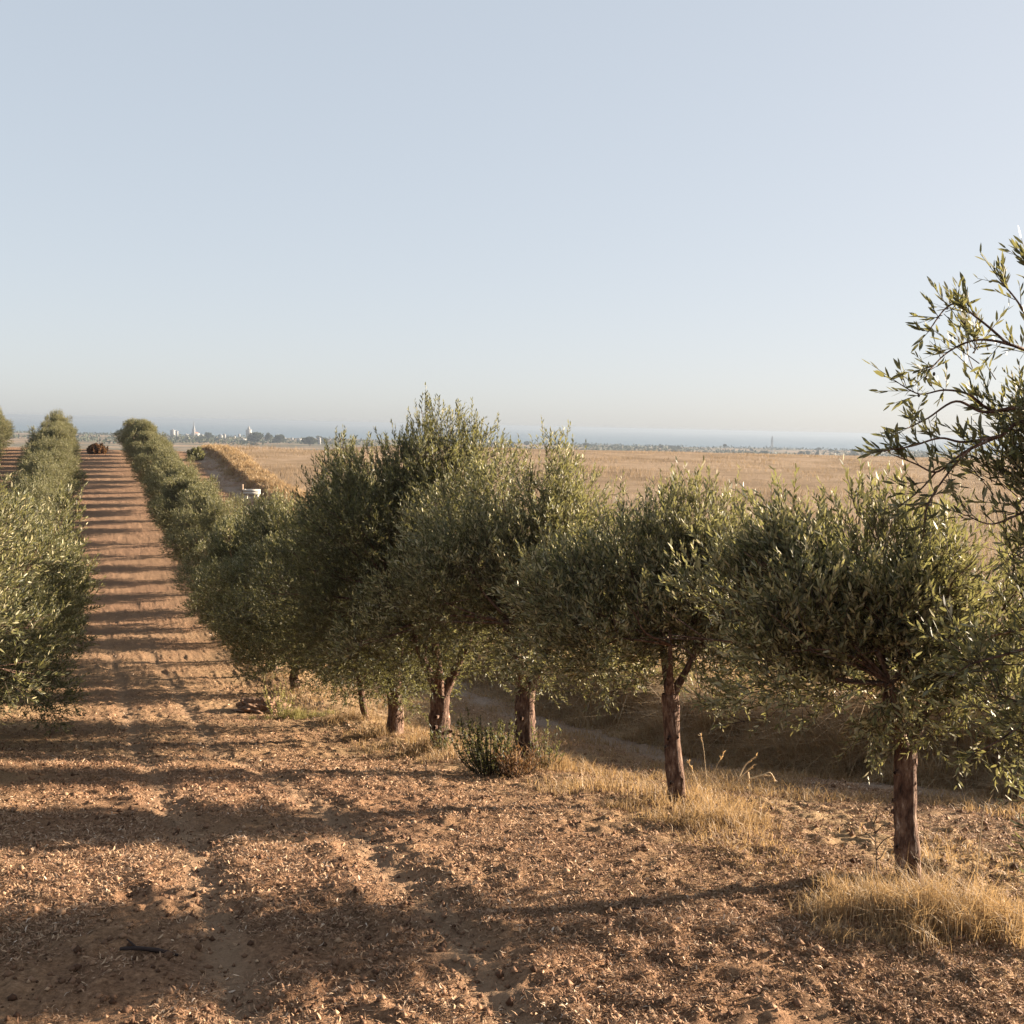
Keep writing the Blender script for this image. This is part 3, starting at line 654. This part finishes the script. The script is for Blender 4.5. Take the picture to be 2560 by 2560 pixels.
r = rng(333); n = 16000
Y = 5.0*(24/5.0)**r.uniform(0, 1, n); X = r.uniform(-1, 1, n)*(0.5*Y+.6); k = (X+K*Y < 10) & (X+K*Y > -7); X, Y = X[k], Y[k]; n = len(X)
o8 = np.array([(1, 0, 0), (0, 1, 0), (-1, 0, 0), (0, -1, 0), (0, 0, 1), (0, 0, -.4)], float)
sz = (.006+.022*r.uniform(0, 1, n)**3)*(1+Y*.03)
v = o8[None]*sz[:, None, None]*r.uniform(.6, 1.3, (n, 6, 1)); a = r.uniform(0, 6.28, n)
v = np.stack([v[..., 0]*np.cos(a)[:, None]-v[..., 1]*np.sin(a)[:, None], v[..., 0]*np.sin(a)[:, None]+v[..., 1]*np.cos(a)[:, None], v[..., 2]], -1)
v += np.stack([X, Y, height(X, Y)+.003], 1)[:, None]
f = (np.arange(n)*6)[:, None, None]+np.array([(0, 1, 4), (1, 2, 4), (2, 3, 4), (3, 0, 4), (1, 0, 5), (2, 1, 5), (3, 2, 5), (0, 3, 5)])[None]
tag(mesh('soil_clods', v.reshape(-1, 3), [f.reshape(-1, 3)], M_chaff, tint=np.repeat(np.clip(r.normal(.25, .2, n), 0, 1), 8)),
    'small clods and pebbles strewn over the soil', 'clods', kind='stuff')

# ------------------------------------------------------------------ shrubs, suckers, weeds, sticks
def sucker(px, Yd, n, h, spread, label, seed, leaf=M_leaf, leafL=.055, dense=1.0, name='sucker_shrub', cat='shrub', dark=.3, group=None):
    p = ground_at(px, Yd); r = rng(seed); root = empty(name, p, label, cat, group)
    parts = []; P = []; D = []
    for i in range(n):
        a = r.uniform(0, 6.28); s = spread*r.uniform(.2, 1); hh = h*r.uniform(.5, 1.05)
        kb = .75 if 'bush' in name else .3; b0 = Vector((math.cos(a)*s*kb, math.sin(a)*s*kb, -.02)); hh = hh*(1-.6*(s/spread)**3) if 'bush' in name else hh; e = Vector((math.cos(a)*s, math.sin(a)*s, hh)); m_ = b0.lerp(e, .5)+Vector((math.cos(a), math.sin(a), -.2))*s*.15
        parts.append(sweep([b0, m_, e], [.008, .005, .002], 4, seed+i, 0))
        c = int(34*dense*hh/.6)
        for k in range(c):
            t = r.uniform(0 if 'bush' in name else .12, 1); q = (b0*(1-t)**2+m_*2*t*(1-t)+e*t*t)
            P.append(tuple(q)); D.append(tuple((e-b0).normalized()*.9+Vector(r.normal(size=3)).normalized()*.75))
    v, f = join(parts); mesh('stem', v, [f], M_twig, root)
    P = np.array(P); D = np.array(D); ll = leafL*r.uniform(.6, 1.2, len(P)); lv, lf = leaves(P, D, ll, ll*.33, r)
    mesh('foliage', lv, [lf], leaf, root, tint=np.clip(r.normal(dark, .15, len(lf)), 0, 1))
    return root
sucker(1225, 13.6, 60, .72, .55, 'dark green sucker shoots fanning out left of the trunk', 401, dense=1.5, dark=.2)
sucker(1360, 13.9, 22, .55, .35, 'sparse green sucker shoots leaning right behind the rusty grass', 402, dense=.8)
sucker(1285, 13.3, 40, .42, .38, 'rust brown dry weed at the foot of the sucker shoots', 403, leaf=M_dryleaf, dense=1.2)
sucker(1105, 17.3, 20, .45, .28, 'small green sucker shoots at the base of the forked trunk', 404, dense=.9)
sucker(490, 103.0, 60, 1.2, 1.0, 'olive green bush where the far track begins beside the row', 405, leafL=.2, dense=1.0, dark=.5, name='bank_bush', cat='bush')
sucker(700, 24.3, 24, .8, .5, 'pale dry sapling under the outermost dark branches', 406, leaf=M_greengrass, dense=1.0, dark=.6, name='sapling', cat='sapling')
sucker(245, 107.0, 110, .95, 1.05, 'dark reddish bush closing the far end of the lane', 407, leaf=M_dryleaf, leafL=.2, dense=1.6, dark=.2, name='lane_end_bush', cat='bush')

M_straw = simple('straw_stalk', (.55, .42, .26), .7, .3, .2, 10)
def stalk(px, Yd, pts, rd, label, heads=True, name='dry_stalk', seed=1, mt=None):
    """pts: polylines in photo pixels at distance Yd, first one starts on the ground"""
    p = ground_at(px, Yd); root = empty(name, p, label, 'dry weed')
    parts = []; P = []; D = []; r = rng(seed)
    for pl in pts:
        q = [at(a, b_, Yd+.02*math.sin(a))-p for a, b_ in pl]
        parts.append(sweep(q, list(np.linspace(rd, rd*.5, len(q))), 5, 3, .05))
        if heads:
            e = q[-1]; d = (q[-1]-q[-2]).normalized()
            for k in range(16): P.append(tuple(e-d*r.uniform(0, .12))); D.append(tuple(d+Vector(r.normal(size=3))*.4))
    v, f = join(parts); mesh('stem', v, [f], mt or M_straw, root)
    for k in range(0, len(P), 16):
        ll = r.uniform(.02, .05, 16); lv, lf = leaves(np.array(P[k:k+16]), np.array(D[k:k+16]), ll, ll*.3, r)
        mesh('seed_head', lv, [lf], M_grass, root, tint=r.uniform(.4, 1, 16))
stalk(1812, 12.0, [[(1812, 2010), (1812, 1986), (1845, 1950), (1885, 1912)], [(1845, 1950), (1862, 1915), (1890, 1890)], [(1870, 1930), (1872, 1955), (1866, 1968)],
                   [(1872, 1948), (1905, 1938), (1925, 1932), (1938, 1952)], [(1905, 1938), (1930, 1940)]], .011, 'broken straw coloured stalk leaning right in front of the shaded track', seed=5)
stalk(1730, 12.3, [[(1746, 1985), (1740, 1950), (1722, 1905)], [(1740, 1950), (1728, 1920)]], .004, 'bent pale grass stalk just right of the reddish trunk', seed=6)
stalk(1765, 12.6, [[(1768, 1975), (1790, 1920), (1810, 1880)], [(1768, 1975), (1760, 1880), (1752, 1835)]], .0035, 'pair of thin dry stalks between the reddish trunk and the broken stalk', seed=7)
stalk(2448, 7.3, [[(2440, 2180), (2446, 2140), (2455, 2060), (2462, 2008)]], .006, 'tall single pale stalk rising from the golden grass clump', heads=False, seed=8)
stalk(2192, 7.55, [[(2192, 2215), (2191, 2150), (2189, 2105), (2183, 2060), (2168, 2030)], [(2190, 2125), (2210, 2100), (2236, 2088)], [(2187, 2085), (2205, 2066), (2226, 2058)],
                  [(2189, 2105), (2172, 2088), (2158, 2080)], [(2191, 2150), (2204, 2140), (2214, 2118)], [(2183, 2060), (2192, 2040), (2190, 2022)]], .0045, 'thin dark leafless weed standing left of the slim straight trunk', heads=False, name='dead_weed', seed=9, mt=M_twig)
M_dark = simple('dark_stick', (.035, .022, .018), .8, .2, .3, 12)
p = ground_at(365, 6.0); q = [Vector((-.16, .02, .02)), Vector((-.05, 0, .035)), Vector((.08, -.01, .03)), Vector((.20, -.03, .015))]
Yst = 6.17
p = ground_at(365, Yst); v, f = join([sweep(q, [.010, .014, .013, .007], 7, 4, .2), sweep([q[1], q[1]+Vector((-.08, .05, .03))], [.008, .004], 5, 5, .1)])
o = mesh('stick', v, [f], M_dark); o.location = p; tag(o, 'short black stick lying in the nearest tree shadow', 'stick')
p = ground_at(1595, 7.0); v, f = join([sweep([Vector((-.06, 0, .01)), Vector((0, .01, .02)), Vector((.07, 0, .01))], [.010, .012, .007], 7, 4, .3)])
o = mesh('stick', v, [f], M_dark); o.location = p; tag(o, 'tiny dark twig stub on the sunny litter near the middle', 'stick')

def lump(px, Yd, sx, sy, sz, mt, name, label, cat, seed):
    p = ground_at(px, Yd); r = rng(seed); na, nb = 60, 30
    a, b_ = np.meshgrid(np.linspace(0, 2*np.pi, na+1)[:-1], np.linspace(0, np.pi/2, nb), indexing='ij')
    d = np.stack([np.sin(b_)*np.cos(a), np.sin(b_)*np.sin(a), np.cos(b_)], -1)
    k = .35+1.3*fbm(d[..., 0]*4.5+9+seed, d[..., 1]*4.5+d[..., 2]*3, seed, 4)
    v = (d*k[..., None]*np.array([sx, sy, sz])-np.array([0, 0, .03])).reshape(-1, 3)
    i_ = np.arange(na*nb).reshape(na, nb); j_ = np.roll(i_, -1, 0); f = np.stack([i_[:, :-1], j_[:, :-1], j_[:, 1:], i_[:, 1:]], -1).reshape(-1, 4)
    o = mesh(name, v, [f], mt); o.location = p; return tag(o, label, cat)
M_clod = simple('clod', (.20, .125, .085), .95, .1, .5, 9)
lump(648, 25.2, .62, .5, .30, M_clod, 'soil_mound', 'small grey brown heap of earth at the lane edge under the dark trees', 'mound', 3)

# pale trough at the track side, seen over the row
M_conc = simple('pale_concrete', (.50, .47, .42), .8, .2, .12, 3)
M_wood = simple('weathered_post', (.30, .22, .16), .9, .1, .3, 8)
p = ground_at(629, 76.0); root = empty('water_trough', p, 'small whitish concrete trough beside the far track, above the tree tops', 'trough')
W_, D_, H_ = .55, .3, .90
mesh('basin', *(lambda vf: (vf[0], [vf[1]]))(join([boxgeo(-W_, -D_, .55, W_, D_, .72), boxgeo(-W_, -D_, .722, W_, -D_+.1, H_), boxgeo(-W_, D_-.1, .722, W_, D_, H_),
                                     boxgeo(-W_, -D_+.102, .722, -W_+.1, D_-.102, H_), boxgeo(W_-.1, -D_+.102, .722, W_, D_-.102, H_)])), M_conc, root)
for sx in (-.4, .4):
    v, f = boxgeo(sx-.08, -.22, -.1, sx+.08, .22, .548); mesh('leg', v, [f], M_conc, root)
mesh('post', *(lambda vf: (vf[0], [vf[1]]))(boxgeo(-W_-.16, -.06, -.1, -W_-.04, .06, 1.25)), M_wood, root)

# ------------------------------------------------------------------ the coast: town, trees, pylon
M_white = simple('white_render', (.26, .255, .245), .8, .2, .05, .05)
M_cream = simple('cream_render', (.30, .29, .28), .8, .2, .08, .05)
M_roof = simple('roof_tile', (.40, .22, .15), .8, .2, .15, .1)
M_glass = simple('window_glass', (.04, .05, .06), .2, .5, .1, 1)
M_steel = simple('galvanised_steel', (.16, .17, .18), .6, .4, .1, 1)
M_fartree = leafmat('coast_tree_leaf', [(0, (.022, .030, .014)), (1, (.060, .070, .030))], [(0, (.022, .030, .014)), (1, (.060, .070, .030))], (.06, .07, .02), .1, .6, .2)
def farpoint(px, D):
    return ground_at(px, D)
DS = .86
def house(px, D, wpx, hpx, label, roof='flat', mt=None, group='white houses of the coastal town', storeys=None, name='house'):
    D *= DS; p = farpoint(px, D); w_ = wpx*D/F; h = hpx*D/F; d = w_*.8
    root = empty(name, p, label, 'building', group)
    v, f = boxgeo(-w_/2, -d/2, -4, w_/2, d/2, h); mesh('wall', v, [f], mt or M_white, root)
    if roof == 'flat':
        v, f = join([boxgeo(-w_/2-.2, -d/2-.2, h+.003, w_/2+.2, d/2+.2, h+.5), boxgeo(-w_*.15, -d*.2, h+.503, w_*.1, d*.2, h+2.3)]); mesh('roof', v, [f], mt or M_white, root)
    else:
        v = np.array([(-w_/2-.4, -d/2-.4, h), (w_/2+.4, -d/2-.4, h), (w_/2+.4, d/2+.4, h), (-w_/2-.4, d/2+.4, h), (-w_/2+1, 0, h+w_*.28), (w_/2-1, 0, h+w_*.28)])
        mesh('roof', v, [np.array([(0, 1, 5, 4), (2, 3, 4, 5)]), np.array([(1, 2, 5), (3, 0, 4)])], M_roof, root)
    st = max(1, int(h/3.2)); nw = max(2, int(w_/4))
    for s in range(min(st, 6)):
        for k in range(min(nw, 6)):
            x = -w_/2+w_*(k+.5)/min(nw, 6); z = h*(s+.5)/min(st, 6)
            v, f = boxgeo(x-.6, -d/2-.06, z-.7, x+.6, -d/2+.1, z+.7); mesh('window', v, [f], M_glass, root)
    return root
house(432, 3500, 10, 17, 'grey slab apartment block at the left end of the town skyline', mt=M_cream, name='apartment_block', group=None)
house(442, 3450, 6, 15, 'narrow white tower block beside the grey slab block', name='apartment_block', group=None)
house(552, 3300, 9, 8, 'white house between the church spire and the twin trees', group=None)
house(561, 3350, 6, 10, 'small taller white house right beside the house past the church', group=None)
house(608, 2900, 13, 6, 'low white house under the square town tower', group=None)
house(666, 2900, 12, 8, 'white gabled house standing between two dark tree clumps', roof='gable', group=None)
house(748, 3300, 10, 6, 'white flat house on the skyline right of the tree belt', group=None)
house(783, 3200, 8, 9, 'bright white house touching the crown of the nearest olives', group=None)
house(798, 2700, 7, 16, 'tall pale house behind the tip of the tall olive tree', group=None)
for px, D, wd, h_ in ((466, 3700, 9, 5), (505, 3600, 7, 5), (520, 3600, 6, 4), (585, 3500, 7, 4), (598, 3600, 5, 8), (690, 3300, 6, 5), (712, 3400, 8, 4), (730, 3400, 6, 5), (1500, 2600, 5, 4), (1655, 2600, 6, 4), (1690, 2500, 5, 3), (1225, 3000, 6, 4)):
    house(px, D, wd, h_, 'tiny pale house low among the coastal trees', mt=rr.choice([M_white, M_cream]), group='tiny houses along the coast')
# square tower
p = farpoint(622, 3050); root = empty('town_tower', p, 'square grey tower with a small dome rising above the town roofs', 'tower')
v, f = boxgeo(-7, -6, -4, 7, 6, 24); mesh('wall', v, [f], M_cream, root)
v, f = join([boxgeo(-3, -3, 24.01, 3, 3, 29), sweep([(0, 0, 29), (0, 0, 31), (0, 0, 34)], [3.2, 2.4, .4], 10)]); mesh('dome', v, [f], M_cream, root)
# church
p = farpoint(487, 3150); root = empty('church', p, 'church with a tall thin spire breaking the sea line', 'church')
v, f = boxgeo(-9, -8, -4, 11, 14, 10); mesh('nave', v, [f], M_cream, root)
v, f = boxgeo(-3.6, -12, -4, 3.6, -8.01, 24); mesh('tower', v, [f], M_cream, root)
v, f = sweep([(0, -10, 24), (0, -10, 34), (0, -10, 47)], [3.4, 1.4, .25], 8); mesh('spire', v, [f], M_steel, root)
v = np.array([(-9.4, -8, 10), (11.4, -8, 10), (11.4, 14, 10), (-9.4, 14, 10), (1, -8, 14), (1, 14, 14)])
mesh('roof', v, [np.array([(1, 2, 5, 4), (3, 0, 4, 5)]), np.array([(0, 1, 4), (2, 3, 5)])], M_roof, root)
# pylon
p = farpoint(1929, 2500); root = empty('electricity_pylon', p, 'lattice electricity pylon standing against the sea', 'pylon')
HP = 41; seg = []
cs = lambda z: 3.0*(1-z/HP)**1.3+.5
zz = np.linspace(0, HP, 9)
for a, b_ in zip(zz[:-1], zz[1:]):
    for s in ((1, 1), (1, -1), (-1, -1), (-1, 1)): seg.append(((s[0]*cs(a), s[1]*cs(a), a), (s[0]*cs(b_), s[1]*cs(b_), b_)))
    for s, t in (((1, 1), (1, -1)), ((1, -1), (-1, -1)), ((-1, -1), (-1, 1)), ((-1, 1), (1, 1))):
        seg.append(((s[0]*cs(a), s[1]*cs(a), a), (t[0]*cs(b_), t[1]*cs(b_), b_)))
A = np.array([s[0] for s in seg]); Bq = np.array([s[1] for s in seg])
v, f = tubes(A, Bq,   .36+0*A[:, 0], .36+0*A[:, 0], 4); mesh('lattice_mast', v, [f], M_steel, root)
for z, l in ((28, 4.5), (32, 4.0), (36, 3.2)):
    v, f = tubes(np.array([(-l, 0, z), (-l, 0, z)], float), np.array([(l, 0, z), (0, 0, z+1.4)], float), np.array([.2, .12]), np.array([.2, .12]), 4); mesh('crossarm', v, [f], M_steel, root)

# distant trees: shared low crowns
def fartree_mesh(seed, flat=.8, tallness=1.0):
    r = rng(seed); B = [(r.uniform(-.5, .5), r.uniform(-.5, .5), .55+r.uniform(-.2, .25), r.uniform(.25, .42), r.uniform(.22, .36)*flat) for _ in range(9)]
    B = np.array(B); bi = r.integers(0, 9, 1500); d = norm(r.normal(size=(1500, 3))); P = B[bi, :3]+d*B[bi][:, [3, 3, 4]]*r.uniform(.4, 1, (1500, 1))**.5
    ll = np.full(1500, .13)*r.uniform(.6, 1.3, 1500); lv, lf = leaves(P, d+r.normal(size=(1500, 3))*.6, ll, ll*.7, r)
    lv[:, 2] *= tallness
    c = mesh('crown', lv, [lf], M_fartree, tint=r.uniform(0, 1, 1500))
    v, f = join([sweep([(0, 0, -.5), (.02, 0, .2), (0, 0, .6)], [.07, .05, .02], 6), sweep([(0, 0, .2), (.25, .1, .55)], [.03, .01], 5), sweep([(0, 0, .2), (-.25, -.1, .5)], [.03, .01], 5)])
    v[:, 2] *= tallness
    t = mesh('trunk', v, [f], M_bark)
    return c, t
FT = [fartree_mesh(501), fartree_mesh(502), fartree_mesh(503, .7)]
ftu = [False]*3
def coast_tree(px, D, wpx, hpx, label, group=None):
    D *= DS; k = rr.randrange(3); p = farpoint(px, D); root = empty('coast_tree', p, label, 'tree', group)
    for o in FT[k]:
        c = o if not ftu[k] else o.copy()
        if ftu[k]: col.objects.link(c)
        c.parent = root
    ftu[k] = True
    root.scale = (wpx*D/F/1.3, wpx*D/F/1.3, hpx*D/F/.95); root.rotation_euler = (0, 0, rr.uniform(0, 6.28))
coast_tree(524, 3000, 18, 19, 'pointed dark tree mound right of the church')
coast_tree(641, 2600, 34, 26, 'broad dark rounded tree beside the square town tower')
coast_tree(694, 2600, 26, 22, 'dark round tree just right of the white gabled house')
coast_tree(775, 2400, 32, 22, 'dark round tree at the left shoulder of the tall olive crown')
coast_tree(670, 2700, 14, 24, 'spiky dark tree behind the white gabled house')
coast_tree(2004, 2300, 16, 17, 'small broad crowned tree right of the pylon')
coast_tree(2042, 2400, 9, 14, 'small dark tree between the broad crowned tree and the nearest branches')
# lone umbrella-shaped tree on a thin stem
p = farpoint(1808, 2300); root = empty('umbrella_pine', p, 'thin tree with a small leaning flat crown standing above the coastal strip', 'tree')
v, f = sweep([(0, 0, -1), (.5, 0, 8), (2.5, 0, 17)], [.45, .35, .2], 6); mesh('trunk', v, [f], M_bark, root)
r = rng(511); P = np.array([(2.6, 0, 18.5)])+norm(r.normal(size=(500, 3)))*np.array([3.8, 3.8, 2.6])*r.uniform(.2, 1, (500, 1))**.5
lv, lf = leaves(P, r.normal(size=(500, 3)), np.full(500, 1.5), np.full(500, .9), r); mesh('crown', lv, [lf], M_fartree, root, tint=r.uniform(0, 1, 500))
for i in range(60):
    px = rr.uniform(430, 2260)
    coast_tree(px, rr.uniform(2300, 3600), rr.uniform(8, 20), rr.uniform(6, 11), 'low dark tree in the belt of trees along the coast', 'belt of low coastal trees')
r = rng(520); n = 26000
Y = r.uniform(1900, 3350, n); X = r.uniform(-.5, .5, n)*Y; k = fbm(X/110, Y/160, 91, 3) > .47; X, Y = X[k], Y[k]; n = len(X)
lv, lf = leaves(np.stack([X, Y, height(X, Y)+r.uniform(0, 4.5, n)], 1), r.normal(size=(n, 3)), r.uniform(3, 7, n), r.uniform(2.5, 5, n), r)
tag(mesh('coastal_scrub', lv, [lf], M_fartree, tint=r.uniform(0, 1, n)), 'hazy strip of scrub and hedges along the coastal plain', 'scrub', kind='stuff')
for k in range(3):
    if not ftu[k]:
        for o in FT[k]: bpy.data.objects.remove(o)
    if not used[k]:
        for o in protos[k][:2]: bpy.data.objects.remove(o)
